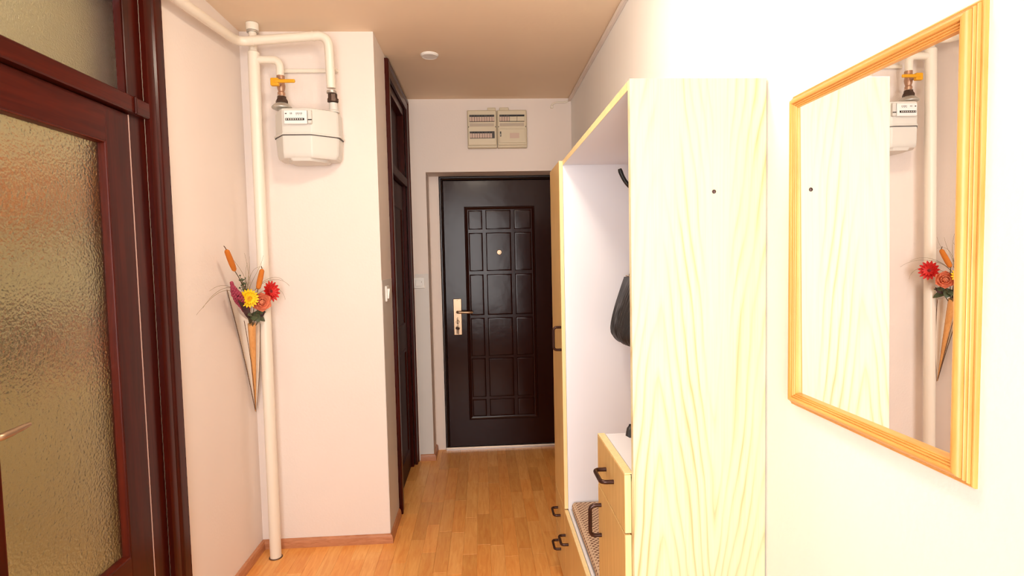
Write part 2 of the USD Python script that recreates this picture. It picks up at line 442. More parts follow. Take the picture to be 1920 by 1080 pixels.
# floor: beech laminate laid along the hall, every stave a piece
fl = thing('floor', 'orange beech laminate floor laid lengthwise along the hall', 'floor', (0, 0, 0), kind='structure')
part(fl, 'subfloor', box(XL - T, XR + T, YR - T, YD + .12, -.08, -.006), 'subfloor')
far_bits = []
PW = 0.0672
nx = int(math.ceil((XR - XL) / PW))
count = 0
for i in range(nx):
    x0 = XL + i * PW; x1 = min(x0 + PW, XR)
    y = YR - rng.random() * .4
    while y < YD + .05:
        L = rng.choice([.28, .33, .38, .44, .5])
        ya, yb = max(y, YR), min(y + L, YD + .05); y += L
        if yb - ya < .02 or (ya > YC and x1 < XC - .02):
            continue
        if ya > YF + .02 and x1 < XREC:
            continue
        m = box(x0 + .0002, x1 - .0002, ya + .0002, yb - .0002, -.008, 0.0, .0005)
        if yb > 1.6 and count < 290:
            part(fl, 'plank', m, 'plank', smooth=False); count += 1
        else:
            far_bits.append(m)
part(fl, 'plank_field', cat_(far_bits), 'plank', smooth=False, kind='stuff')

# baseboards, mitred round the corners
bp = [(0, 0), (0.016, 0), (0.016, 0.012), (0.0135, 0.033), (0.010, 0.041), (0.004, 0.045), (0, 0.045)]
route = [(XL, 2.072, 0), (XL, YC, 0), (XC, YC, 0), (XC, 3.028, 0)]
segs = mitred(route, (0, 0, 1), [(-a, b) for a, b in bp])
for nm, m, lb in zip(('baseboard_left', 'baseboard_column', 'baseboard_passage'), segs,
                     ('brown wood baseboard on the left wall beside the kitchen door', 'brown wood baseboard under the gas meter', 'short brown baseboard on the side of the boxed-out wall')):
    struct(nm, m, 'baseb', lb, 'baseboard')
route = [(XC + .03, YF, 0), (XREC, YF, 0), (XREC, YD - .004, 0)]
for nm, m, lb in zip(('baseboard_far', 'baseboard_recess'), mitred(route, (0, 0, 1), [(-a, b) for a, b in bp]),
                     ('short brown baseboard on the end wall left of the entrance door', 'short brown baseboard in the reveal of the entrance door')):
    struct(nm, m, 'baseb', lb, 'baseboard')
struct('baseboard_right', mitred([(XR, 1.2, 0), (XR, YR, 0)], (0, 0, 1), [(-a, b) for a, b in bp])[0], 'baseb', 'brown wood baseboard on the right wall under the mirror', 'baseboard')

# thin washable-paint dados
struct('trim_1', cat_([box(XC, XC + .0022, YC + .002, 3.04, .045, 1.335, .0008)]), 'dado', 'grey-white washable paint band on the side of the boxed-out wall', 'dado')
struct('trim_2', cat_([box(-.47, XREC - .001, YF - .0022, YF, .045, 1.335, .0008)]), 'dado', 'grey-white washable paint band left of the entrance door', 'dado')

# ------------------------------------------------------------------ kitchen behind the glazed door
KX0, KY1 = -3.6, 3.25
struct('wall_kitchen', cat_([box(KX0 - .1, XL - T, KY1, KY1 + .1, 0, H), box(KX0 - .1, KX0, -.6, KY1, 0, H), box(KX0 - .1, XL - T, -.7, -.6, 0, H)]), 'wall_cream', 'cream kitchen walls seen through the frosted glass', 'wall')
struct('ceiling_kitchen', box(KX0 - .1, XL - T, -.7, KY1 + .1, H, H + .1), 'wall_cream', 'cream kitchen ceiling seen through the glass above the door', 'ceiling')
struct('floor_kitchen', box(KX0 - .1, XL, -.7, KY1 + .1, -.08, -.001), 'kit_cream', 'kitchen floor behind the glazed door', 'floor')
k = thing('base_cabinet', 'cream kitchen base cabinet blurred behind the frosted glass', 'cabinet', (-2.4, 2.95, 0))
part(k, 'body', box(-2.95, -1.62, 2.72, KY1 - .01, 0.0, .86, .004), 'kit_cream')
for a in (-2.94, -2.5, -2.06):
    d = part(k, 'door', box(a, a + .42, 2.70, 2.72, .1, .85, .004), 'kit_cream')
    part(d, 'handle', tube(fillet([(a + .36, 2.70, .7), (a + .36, 2.67, .7), (a + .36, 2.67, .8), (a + .36, 2.70, .8)], .012), .005), 'steel')
solo('worktop', box(-2.96, -1.61, 2.68, KY1 - .005, .862, .90, .006), 'kit_top', 'pale worktop blurred behind the frosted glass', 'worktop')
k = thing('upper_cabinet', 'orange-brown kitchen wall cabinet blurred behind the frosted glass', 'cabinet', (-2.5, 3.05, 1.68))
part(k, 'body', box(-2.84, -2.20, 2.92, KY1 - .002, 1.68, 1.98, .004), 'kit_orange')
for a in (-2.835, -2.515):
    d = part(k, 'door', box(a, a + .31, 2.90, 2.92, 1.685, 1.975, .004), 'kit_orange')
    part(d, 'knob', lathe([(0, 0), (.006, 0), (.006, .012), (.013, .016), (.013, .024), (0, .026)], (a + .25, 2.90, 1.72), (0, -1, 0), 12), 'steel')
k = thing('microwave_oven', 'grey microwave oven on the worktop blurred behind the frosted glass', 'microwave', (-2.5, 2.95, .90))
part(k, 'body', box(-2.74, -2.26, 2.80, 3.15, .915, 1.2, .01), 'kit_grey')
part(k, 'door', box(-2.73, -2.38, 2.785, 2.80, .925, 1.19, .004), 'black')
part(k, 'control_panel', box(-2.37, -2.27, 2.785, 2.80, .925, 1.19, .004), 'kit_grey')
part(k, 'foot', cat_([lathe([(0, 0), (.015, 0), (.015, .016), (0, .016)], (x, y, .9), sides=10) for x in (-2.7, -2.3) for y in (2.84, 3.1)]), 'black')
k = thing('canister', 'red storage canister on the worktop, a red blur at the glass edge', 'canister', (-2.12, 2.92, .90))
part(k, 'body', lathe([(0, 0), (.075, 0), (.08, .01), (.08, .2), (.076, .21), (0, .21)], (-2.12, 2.92, .90)), 'kit_red')
part(k, 'lid', lathe([(0, .0), (.082, .0), (.082, .02), (.03, .035), (.014, .04), (.018, .06), (0, .065)], (-2.12, 2.92, 1.11)), 'kit_red')

kl = thing('kitchen_lamp', 'globe pendant lamp in the kitchen behind the glazed door', 'pendant lamp', (-2.3, 1.5, 2.2))
part(kl, 'cord', tube([(-2.3, 1.5, 2.28), (-2.3, 1.5, H)], .004, 8), 'black')
gb = trimesh.creation.icosphere(3, .11); gb.apply_translation((-2.3, 1.5, 2.17))
part(kl, 'globe', gb, 'lamp_k', smooth=True)

# ------------------------------------------------------------------ door_1: glazed kitchen door in the left wall
d1 = thing('door_1', 'glazed mahogany door with hammered glass and transom light, near left', 'door', (XL, 1.55, 0), kind='structure')
ap = [(0, 0), (0, .016), (.012, .020), (.034, .020), (.040, .014), (.046, .014), (.052, .020), (.060, .022), (.098, .022), (.104, .016), (.104, 0)]   # a: outwards, b: proud of the wall
AI0, AI1, AZ = 1.085, 1.957, 2.385          # inner edge of the casing
path = [(XL, AI1, 0), (XL, AI1, AZ), (XL, AI0, AZ), (XL, AI0, 0)]
for m in mitred(path, (1, 0, 0), [(-a, b) for a, b in ap]):
    part(d1, 'casing', m, 'mahog')
XP = XL - .004                                 # face of jambs
for y0, y1, nm in ((1.877, AI1 + .005, 'jamb'), (AI0 - .005, 1.165, 'jamb')):
    part(d1, nm, box(XL - T, XP, y0, y1, 0, AZ + .01, .002), 'mahog')
part(d1, 'jamb_head', box(XL - T, XP, 1.165, 1.877, AZ - .09, AZ + .01, .002), 'mahog_h')
part(d1, 'transom_bar', box(XL - .10, XL + .020, 1.12, AI1 - .001, 1.929, 1.982, .004), 'mahog_h')
for (x0, x1, y0, y1, z0, z1, mt) in ((XL - .045, XP, 1.762, 1.873, .008, 1.925, 'mahog'), (XL - .045, XP, 1.169, 1.322, .008, 1.925, 'mahog'),
                                     (XL - .045, XP, 1.322, 1.762, 1.815, 1.925, 'mahog_h'), (XL - .045, XP, 1.322, 1.762, .008, .505, 'mahog_h')):
    part(d1, 'stile' if mt == 'mahog' else 'rail', box(x0, x1, y0, y1, z0, z1, .002), mt)
bead = [(0, -.006), (.003, -.006), (.005, -.010), (.006, -.034), (0, -.034)]
for m in mitred([(XL, 1.322, .505), (XL, 1.762, .505), (XL, 1.762, 1.815), (XL, 1.322, 1.815)], (1, 0, 0), bead, closed=True):
    part(d1, 'glazing_bead', m, 'mahog_red')
part(d1, 'glass_pane', box(XL - .033, XL - .027, 1.327, 1.757, .510, 1.810), 'glass', smooth=False)
part(d1, 'transom_pane', box(XL - .034, XL - .028, 1.17, 1.875, 1.98, AZ - .085), 'glass2', smooth=False)
for m in mitred([(XL, 1.165, 1.982), (XL, 1.877, 1.982), (XL, 1.877, AZ - .09), (XL, 1.165, AZ - .09)], (1, 0, 0), [(0, -.008), (.006, -.008), (.012, -.026), (0, -.026)], closed=True):
    part(d1, 'transom_bead', m, 'mahog')
hg = part(d1, 'hinge', cat_([lathe([(0, 0), (.004, 0), (.0055, .004), (.0055, .05), (.004, .054), (0, .058)], (XL + .022, 1.873, 1.926), sides=10)]), 'mahog')
part(d1, 'worn_edge', box(XP - .004, XP + .0012, 1.8735, 1.8765, .01, 1.924, .0006), 'seam_lit', 'pale strip painting the highlight along the door seam')  # thin strip with the seam highlight put into its colour
lv = part(d1, 'door_plate', round_box(XP - .002, XP + .006, 1.222, 1.262, .93, 1.15, .003, 2), 'chrome')
part(lv, 'lever', tube(fillet([(XP + .004, 1.242, 1.062), (XL + .066, 1.242, 1.060), (XL + .066, 1.290, 1.064), (XL + .066, 1.325, 1.067)], .012), [.0085] * 9 + [.0075] * 6 + [.005]), 'chrome', 'pale brass lever')

# ------------------------------------------------------------------ door_2: narrow dark door in the passage side of the boxed-out wall
d2 = thing('door_2', 'narrow dark brown door with transom seen edge-on before the entrance', 'door', (XC, 3.46, 0), kind='structure')
ap2 = [(0, 0), (0, .014), (.012, .018), (.040, .018), (.046, .012), (.056, .022), (.072, .022), (.076, .016), (.076, 0)]
cas = mitred([(XC, 3.796, 0), (XC, 3.796, 2.45), (XC, 3.125, 2.45), (XC, 3.125, 0)], (1, 0, 0), [(-a, b) for a, b in ap2])
for m in cas:
    part(d2, 'casing', m, 'mahog')
for y0, y1 in ((3.756, 3.834), (3.092, 3.165)):
    part(d2, 'jamb', box(XC - .13, XC - .004, y0, y1, 0, 2.468, .002), 'mahog')
part(d2, 'jamb_head', box(XC - .13, XC - .004, 3.165, 3.756, 2.40, 2.468, .002), 'mahog_h')
part(d2, 'transom_bar', box(XC - .10, XC + .008, 3.125, 3.796, 1.93, 1.985, .003), 'mahog_dull')
part(d2, 'transom_pane', box(XC - .05, XC - .044, 3.165, 3.756, 1.985, 2.40), 'mahog_dull', 'dark unlit transom glass')
lf = part(d2, 'leaf', box(XC - .06, XC - .022, 3.168, 3.753, .008, 1.926, .002), 'mahog_dull')
for z0, z1 in ((.15, .85), (1.0, 1.78)):
    for m in mitred([(XC - .022, 3.27, z0), (XC - .022, 3.65, z0), (XC - .022, 3.65, z1), (XC - .022, 3.27, z1)], (1, 0, 0), [(0, 0), (.006, .008), (.018, .008), (.024, 0)], closed=True):
        part(lf, 'panel_moulding', m, 'mahog_dull')

# ------------------------------------------------------------------ door_3: entrance door with embossed panel
d3 = thing('door_3', 'dark brown entrance door with embossed grid panel in a recess', 'door', (.14, YD, 0), kind='structure')
fp = [(0, -.03), (0, .012), (.004, .016), (.010, .016), (.0125, .012), (.016, .016), (.022, .012), (.024, -.002), (.024, -.03)]
FX0, FX1, FZ = -.298, .582, 2.036
for m in mitred([(FX1, YD, .0), (FX1, YD, FZ), (FX0, YD, FZ), (FX0, YD, .0)], (0, -1, 0), fp):
    part(d3, 'frame', m, 'entry_frame')
LX0, LX1, LZ0, LZ1 = FX0 + .025, FX1 - .025, .022, FZ - .026
part(d3, 'leaf', box(LX0, LX1, YD - .004, YD + .045, LZ0, LZ1, .003), 'entry')
PX0, PX1, PZ0, PZ1 = -.120, .400, .222, 1.817
mp = [(0, 0), (0, .003), (.004, .010), (.010, .011), (.016, .006), (.022, .004), (.027, .0035), (.027, 0)]
for m in mitred([(PX0, YD - .004, PZ0), (PX1, YD - .004, PZ0), (PX1, YD - .004, PZ1), (PX0, YD - .004, PZ1)], (0, -1, 0), mp, closed=True):
    part(d3, 'panel_moulding', m, 'entry')
part(d3, 'panel', box(PX0 + .024, PX1 - .024, YD - .0085, YD, PZ0 + .024, PZ1 - .024, .001), 'entry')
cols = [(-.092, .012), (.036, .222), (.246, .372)]
rows = [(.250, .378), (.396, .688), (.706, .992), (1.012, 1.316), (1.340, 1.624), (1.648, 1.789)]
for z0, z1 in rows:
    for x0, x1 in cols:
        b, o = .012, .0075
        V = np.array([(x0, YD - .008, z0), (x1, YD - .008, z0), (x1, YD - .008, z1), (x0, YD - .008, z1),
                      (x0 + b * .4, YD - .008 - o * .8, z0 + b * .4), (x1 - b * .4, YD - .008 - o * .8, z0 + b * .4), (x1 - b * .4, YD - .008 - o * .8, z1 - b * .4), (x0 + b * .4, YD - .008 - o * .8, z1 - b * .4),
                      (x0 + b, YD - .008 - o, z0 + b), (x1 - b, YD - .008 - o, z0 + b), (x1 - b, YD - .008 - o, z1 - b), (x0 + b, YD - .008 - o, z1 - b)])
        part(d3, 'embossed_square', trimesh.convex.convex_hull(V), 'entry', smooth=35)
part(d3, 'peephole', lathe([(0, 0), (.020, 0), (.020, .003), (.016, .006), (.011, .006), (.0095, .004), (0, .0045)], (.132, YD - .015, 1.477), (0, -1, 0)), 'chrome', 'bright metal peephole')
pl = part(d3, 'handle_plate', round_box(-.219, -.157, YD - .014, YD - .003, .868, 1.139, .004, 2), 'chrome', 'satin metal handle plate')
part(pl, 'lever', tube(fillet([(-.188, YD - .012, 1.042), (-.188, YD - .058, 1.042), (-.10, YD - .062, 1.040), (-.078, YD - .052, 1.038)], .014), .0095), 'chrome')
part(pl, 'lock_cylinder', lathe([(0, 0), (.0125, 0), (.0125, .016), (.010, .018), (0, .018)], (-.188, YD - .013, .968), (0, -1, 0)), 'chrome')
part(pl, 'thumb_turn', cat_([lathe([(0, 0), (.009, 0), (.009, .008), (0, .009)], (-.188, YD - .013, .99), (0, -1, 0)), round_box(-.190, -.186, YD - .034, YD - .018, .978, 1.002, .0018, 2)]), 'chrome')
for z in (1.128, .88):
    part(pl, 'screw', lathe([(0, 0), (.004, 0), (.003, .002), (0, .0022)], (-.188, YD - .0135, z), (0, -1, 0), 10), 'chrome')
part(d3, 'threshold', extrude([(0, 0), (.05, 0), (.05, .014), (.044, .02), (.006, .02), (0, .012)], FX1 - FX0, (0, 0, 0)).apply_transform(np.array([[0, 0, 1, FX0], [1, 0, 0, YD - .026], [0, 1, 0, 0], [0, 0, 0, 1.0]])), 'alu', 'pale aluminium threshold strip')
kb = thing('key_ring', 'small bunch of keys hanging from the entrance door lock', 'keys', (-.188, YD - .035, .93))
part(kb, 'key', cat_([lathe([(0, 0), (.003, 0), (.003, .022), (0, .022)], (-.188, YD - .031, .968), (0, -1, 0), 8), round_box(-.1905, -.1855, YD - .062, YD - .050, .955, .981, .002, 2)]), 'dark_iron')
a = np.linspace(0, 2 * np.pi, 25)
part(kb, 'ring', tube(np.c_[np.full(25, -.188), YD - .056 + .0 * a + .011 * np.sin(a), .948 + .013 * np.cos(a)], .0012, 6), 'steel')
for i, (dx, dz) in enumerate(((-.006, 0), (.004, -.004))):
    part(kb, 'hanging_key', cat_([lathe([(0, 0), (.010, 0), (.010, .002), (0, .002)], (-.188 + dx, YD - .055, .925 + dz), (.3, -1, 0), 12), box(-.1905 + dx, -.1855 + dx, YD - .0575, YD - .0555, .882 + dz, .920 + dz)]), 'dark_iron')

# ================================================================== gas pipes and meter
ry, rx = 2.655, -1.033
g = thing('gas_riser', 'thick cream vertical gas pipe running floor to ceiling in the corner', 'pipe', (rx, ry, 0))
part(g, 'riser', tube([(rx - .004, ry, 0), (rx - .002, ry, 1.2), (rx, ry, 2.408), (rx, ry, 2.416)], [.0262, .0262, .0258, .0185], 24), 'white_pipe')
part(g, 'riser_top', tube([(rx, ry, 2.41), (rx, ry, H)], .0165, 20), 'white_pipe')
part(g, 'collar', lathe([(.0168, 0), (.026, .002), (.028, .008), (.028, .034), (.0168, .036)], (rx, ry, H - .036)), 'white_pipe')
part(g, 'collar_ring', lathe([(.0168, 0), (.0255, 0), (.0255, .006), (.0168, .006)], (rx, ry, H - .043)), 'steel', 'grey ring under the ceiling collar')
part(g, 'branch', tube(fillet([(rx + .015, ry, 2.376), (-.916, ry, 2.376), (-.916, ry, 2.302)], .045, 10), .0172, 20), 'white_pipe')
part(g, 'floor_sleeve', lathe([(.026, 0), (.032, 0), (.031, .003), (.026, .004)], (rx - .004, ry, 0.0)), 'rim', 'thin brown gap ring at the floor')
p2 = thing('gas_pipe', 'cream gas pipe running along the left wall and across to the meter outlet', 'pipe', (-.68, 2.605, 2.3))
run = fillet([(-1.078, YR - .01, 2.392), (-1.078, 2.15, 2.398), (-1.078, 2.600, 2.436), (-.676, 2.603, 2.468), (-.676, 2.625, 2.236)], .055, 10)
part(p2, 'pipe', tube(run, .0202, 20), 'white_pipe')
part(p2, 'elbow_joint', tube([(-1.018, 2.6005, 2.441), (-1.008, 2.6005, 2.4418)], .0215, 20), 'white_pipe')
part(p2, 'elbow_joint', tube([(-.748, 2.603, 2.4624), (-.738, 2.603, 2.463)], .0215, 20), 'white_pipe')

v = thing('gas_valve', 'brass shut-off valve with yellow lever above the left side of the meter', 'valve', (-.914, 2.655, 2.15))
VX, VY = -.914, 2.655
part(v, 'valve_body', lathe([(.010, 0), (.017, 0), (.017, .016), (.013, .022), (.017, .034), (.019, .048), (.017, .062), (.013, .072), (.018, .076), (.018, .094), (.010, .094)], (VX, VY, 2.208), sides=20), 'brass')
part(v, 'valve_stem', lathe([(0, 0), (.009, 0), (.009, .024), (0, .026)], (VX, VY - .018, 2.258), (0, -1, 0), 12), 'brass')
lev = part(v, 'lever', cat_([round_box(VX - .028, VX + .01, VY - .062, VY - .040, 2.240, 2.276, .006, 2), round_box(VX - .010, VX + .084, VY - .066, VY - .054, 2.252, 2.268, .0055, 2)]), 'yellow', 'yellow lever')
part(v, 'union_nut', lathe([(.01, 0), (.028, 0), (.028, .010), (.021, .022), (.021, .030), (.01, .030)], (VX, VY, 2.177), sides=6), 'dark_iron', 'dark hexagonal nut')
part(v, 'upper_nut', trimesh.creation.cylinder(radius=.018, height=.010, sections=6).apply_translation((VX, VY, 2.208)), 'steel')
part(v, 'flange', lathe([(.012, 0), (.036, 0), (.044, .004), (.046, .009), (.043, .014), (.030, .026), (.020, .032), (.012, .032)], (VX, VY, 2.147), sides=32), 'steel', 'shiny steel dish flange')
part(v, 'spigot', lathe([(.010, 0), (.019, 0), (.019, .0205), (.010, .0205)], (VX, VY, 2.1335), sides=20), 'steel')

gm = thing('gas_meter', 'grey-white gas meter with counter window hanging on the boxed-out wall', 'meter', (-.8, 2.655, 1.89))


def meter_plan(gx, gy):
    """Plan of the meter body: flat front, slanting front corners, rounded back."""
    cx, y0, y1 = -.800, 2.566, 2.738
    hw = .146 + gx
    return [(cx - hw, y1 - .02), (cx - hw + .02, y1 + gy), (cx + hw - .02, y1 + gy), (cx + hw, y1 - .02), (cx + hw, y0 + .082), (cx + hw - .008, y0 + .068),
            (cx + .046, y0 + .004 - gy), (cx + .036, y0 - gy), (cx - .078, y0 - gy), (cx - .088, y0 + .004 - gy), (cx - hw + .008, y0 + .068), (cx - hw, y0 + .082)]


def loft(levels):
    """levels: (plan, z). Convex plans with the same number of points, bottom to top, capped."""
    V = np.vstack([np.c_[np.array(p), np.full(len(p), z)] for p, z in levels]); n = len(levels[0][0]); F = []
    for i in range(len(levels) - 1):
        for j in range(n):
            k = (j + 1) % n
            F += [(i * n + j, i * n + k, (i + 1) * n + k), (i * n + j, (i + 1) * n + k, (i + 1) * n + j)]
    for j in range(1, n - 1):
        F += [(0, j + 1, j), ((len(levels) - 1) * n, (len(levels) - 1) * n + j, (len(levels) - 1) * n + j + 1)]
    m = trimesh.Trimesh(V, np.array(F), process=False); m.fix_normals()
    return m


part(gm, 'upper_shell', loft([(meter_plan(-.001, 0), 2.021), (meter_plan(-.002, 0), 2.12), (meter_plan(-.006, -.004), 2.130), (meter_plan(-.014, -.012), 2.133)]), 'meter', smooth=25)
part(gm, 'seam_band', loft([(meter_plan(.006, .004), 2.012), (meter_plan(.008, .006), 2.014), (meter_plan(.008, .006), 2.019), (meter_plan(.006, .004), 2.021)]), 'meter', smooth=25)
part(gm, 'seam_gasket', loft([(meter_plan(.004, .003), 2.0085), (meter_plan(.004, .003), 2.012)]), 'print', 'dark line under the seam', smooth=25)  # dark strip drawn for the gap line under the band
part(gm, 'lower_shell', loft([(meter_plan(-.016, -.014), 1.909), (meter_plan(-.010, -.006), 1.916), (meter_plan(-.005, -.002), 1.935), (meter_plan(-.001, 0), 2.009)]), 'meter', smooth=25)
part(gm, 'bottom_tray', loft([([(x * .62 - .8 * .38, y * .8 + 2.65 * .2) for x, y in meter_plan(-.014, 0)], 1.897), ([(x * .70 - .8 * .30, y * .86 + 2.65 * .14) for x, y in meter_plan(-.014, 0)], 1.911)]), 'meter', smooth=25)
dsp = part(gm, 'counter_housing', cat_([box(-.873, -.771, 2.550, 2.567, 2.056, 2.118, .003)]), 'meter_disp')
part(dsp, 'housing_cap', box(-.7695, -.752, 2.555, 2.572, 2.058, 2.121, .003), 'meter', 'grey end cap')
part(dsp, 'counter_strip', box(-.866, -.782, 2.5485, 2.551, 2.0715, 2.0815, .0006), 'black', 'black counter window')
part(dsp, 'digit', cat_([box(-.863 + i * .0098, -.8575 + i * .0098, 2.5478, 2.5486, 2.0738, 2.0792) for i in range(8)]), 'paper', 'row of small pale counter digits')
part(dsp, 'print', cat_([box(-.866, -.859, 2.5495, 2.5502, 2.100, 2.1045)] + [box(x, x + .0022, 2.5495, 2.5502, 2.099, 2.106) for x in (-.844, -.838, -.818, -.812, -.806, -.800, -.794)] + [box(x, x + .004, 2.5495, 2.5502, 2.0955, 2.097) for x in (-.818, -.808, -.798)]), 'print', 'small grey printed marks')
part(dsp, 'seal_tab', box(-.768, -.750, 2.5525, 2.5555, 2.0735, 2.0775, .0008), 'black', 'dark pulse port')
part(gm, 'outlet_stub', lathe([(.012, 0), (.026, 0), (.026, .005), (.021, .012), (.0195, .044), (.012, .044)], (-.677, 2.655, 2.131), sides=20), 'meter')
part(gm, 'outlet_nut', cat_([trimesh.creation.cylinder(radius=.0215, height=.036, sections=8).apply_translation((-.677, 2.646, 2.196)), trimesh.creation.cylinder(radius=.026, height=.014, sections=8).apply_translation((-.677, 2.648, 2.186))]), 'dark_iron', 'dark outlet union nut')
part(gm, 'outlet_ring', lathe([(.012, 0), (.0225, 0), (.0225, .010), (.012, .010)], (-.677, 2.632, 2.214), sides=20), 'steel')
bk = thing('pipe_bracket', 'thin painted bracket bar on the wall behind the meter pipes', 'bracket', (-.81, 2.74, 2.35))
part(bk, 'bar', box(-.945, -.668, 2.728, 2.738, 2.342, 2.360, .003), 'white_pipe')
for x in (-.93, -.70):
    part(bk, 'standoff', lathe([(0, 0), (.008, 0), (.008, .014), (0, .014)], (x, YC + .001, 2.351), (0, -1, 0), 10), 'white_pipe')
part(bk, 'pipe_stay', box(-.683, -.671, 2.648, 2.730, 2.344, 2.356, .002), 'white_pipe')

# ================================================================== ceiling and wall fittings
c = thing('ceiling_rosette', 'small round white cover disc on the hall ceiling', 'ceiling disc', (-.255, 3.05, H))
part(c, 'disc', lathe([(0, 0), (.044, 0), (.049, .006), (.049, .010), (0, .010)], (-.255, 3.05, H - .010), sides=40), 'switch')
part(c, 'rim', lathe([(.036, 0), (.042, -.002), (.045, .001), (.036, .001)], (-.255, 3.05, H - .010), sides=40), 'switch')
lp = thing('ceiling_lamp', 'round opal ceiling lamp in front of the camera', 'ceiling lamp', LAMP_AT)
part(lp, 'base', lathe([(0, 0), (.14, 0), (.148, .006), (.148, .024), (0, .024)], (LAMP_AT[0], LAMP_AT[1], H - .024), sides=40), 'switch')
part(lp, 'diffuser', lathe([(0, 0), (.06, .004), (.105, .018), (.132, .042), (.140, .064), (.140, .074), (0, .074)], (LAMP_AT[0], LAMP_AT[1], H - .098), sides=40), 'lamp')
tr = thing('cable_trunking', 'thin painted cable trunking along the ceiling edge of the right wall', 'trunking', (XR, 2, H))
part(tr, 'channel', box(XR - .016, XR, YR, YF - .001, H - .022, H - .001, .002), 'wall')
part(tr, 'cover', box(XR - .019, XR - .015, YR, YF - .001, H - .024, H - .004, .0015), 'wall')
cb = thing('wall_cable', 'short white cable hooking down from the corner of the end wall', 'cable', (.58, YF, 2.5))
part(cb, 'cable', tube(curve([(.63, YF - .006, 2.522), (.585, YF - .006, 2.512), (.545, YF - .006, 2.511), (.524, YF - .007, 2.500), (.515, YF - .008, 2.486)], 20), .0065, 10), 'white_pipe')
part(cb, 'end_cap', round_box(.506, .526, YF - .014, YF - .001, 2.472, 2.490, .004, 2), 'white_pipe')
sw = thing('light_switch', 'white rocker switch on the side of the boxed-out wall', 'switch', (XC, 2.87, 1.26))
part(sw, 'plate', box(XC - .001, XC + .011, 2.83, 2.91, 1.222, 1.302, .003), 'switch')
part(sw, 'rocker', extrude([(0, 0), (.006, 0), (.012, .05), (0, .05)], .05).apply_transform(np.array([[1, 0, 0, XC + .011], [0, 0, 1, 2.845], [0, 1, 0, 1.237], [0, 0, 0, 1.0]])), 'switch')
sw = thing('light_switch', 'small square white switch on the end wall left of the entrance door', 'switch', (-.442, YF, 1.272))
part(sw, 'plate', box(-.480, -.404, YF - .011, YF + .001, 1.234, 1.310, .003), 'switch')
part(sw, 'rocker', box(-.466, -.418, YF - .015, YF - .010, 1.248, 1.296, .002), 'switch')
part(sw, 'mark', box(-.426, -.422, YF - .0155, YF - .0148, 1.276, 1.280), 'print')


def fuse_box(x0, x1, z0, z1, rows, right):
    fb = thing('fuse_box', 'right fuse box with one breaker row and a small latch door' if right else 'left fuse box with two rows of breakers', 'fuse box', ((x0 + x1) / 2, YF, z0))
    part(fb, 'body', box(x0, x1, YF - .045, YF + .001, z0, z1, .004), 'box')
    part(fb, 'cover', box(x0 + .004, x1 - .004, YF - .056, YF - .045, z0 + .014, z1 - .004, .004), 'box')
    part(fb, 'cable_entry', box((x1 - .062) if not right else x0 + .018, (x1 - .006) if not right else x0 + .082, YF - .03, YF + .001, z1 - .001, z1 + .022, .003), 'box')
    for (za, zb, n) in rows:
        w0, w1 = x0 + .016, x1 - .016
        f = part(fb, 'breaker_window', box(w0, w1, YF - .0575, YF - .055, za, zb, .0008), 'print', 'dark breaker cut-out')
        n_all = 10
        st = (w1 - w0) / n_all
        for i in range(n):
            part(f, 'breaker', box(w0 + i * st + .0012, w0 + (i + 1) * st - .0012, YF - .0625, YF - .057, za + .003, zb - .014, .0008), 'breaker_red')
            part(f, 'breaker_toggle', box(w0 + i * st + .004, w0 + (i + 1) * st - .004, YF - .068, YF - .057, zb - .015, zb - .005, .0008), 'black' if i % 3 else 'print')
        if right:
            for q in range(2):
                a = w0 + (n + q * 3) * st
                part(f, 'blank_cover', box(a + .001, a + 3 * st - .001, YF - .0615, YF - .057, za + .003, zb - .014, .0008), 'box')
                part(f, 'blank_slot', box(a + .002, a + 3 * st - .003, YF - .060, YF - .057, zb - .013, zb - .005, .0008), 'black')
    part(fb, 'label_strip', box(x0 + .018, x1 - .02, YF - .0575, YF - .0555, rows[0][0] - .030, rows[0][0] - .010, .0005), 'box_win', 'faint grey label strip')
    for x in (x0 + .009, x1 - .009):
        part(fb, 'cover_screw', lathe([(0, 0), (.0035, 0), (.003, .002), (0, .002)], (x, YF - .056, (z0 + z1) / 2 + .012), (0, -1, 0), 10), 'print')
    if right:
        dr = part(fb, 'latch_door', box(x0 + .012, x1 - .012, YF - .060, YF - .056, z0 + .028, z0 + .125, .002), 'box')
        part(dr, 'latch', box(x0 + .018, x0 + .026, YF - .064, YF - .059, z0 + .072, z0 + .106, .0012), 'black')
        part(dr, 'latch_pin', box(x0 + .0205, x0 + .0235, YF - .0655, YF - .063, z0 + .076, z0 + .09, .0006), 'paper')
        part(dr, 'sticker', box(x0 + .085, x0 + .15, YF - .0606, YF - .0598, z0 + .06, z0 + .095), 'breaker_red')


fuse_box(-.076, .127, 2.197, 2.452, [(2.37, 2.418, 10), (2.258, 2.306, 9)], False)
fuse_box(.130, .335, 2.197, 2.452, [(2.37, 2.418, 4)], True)

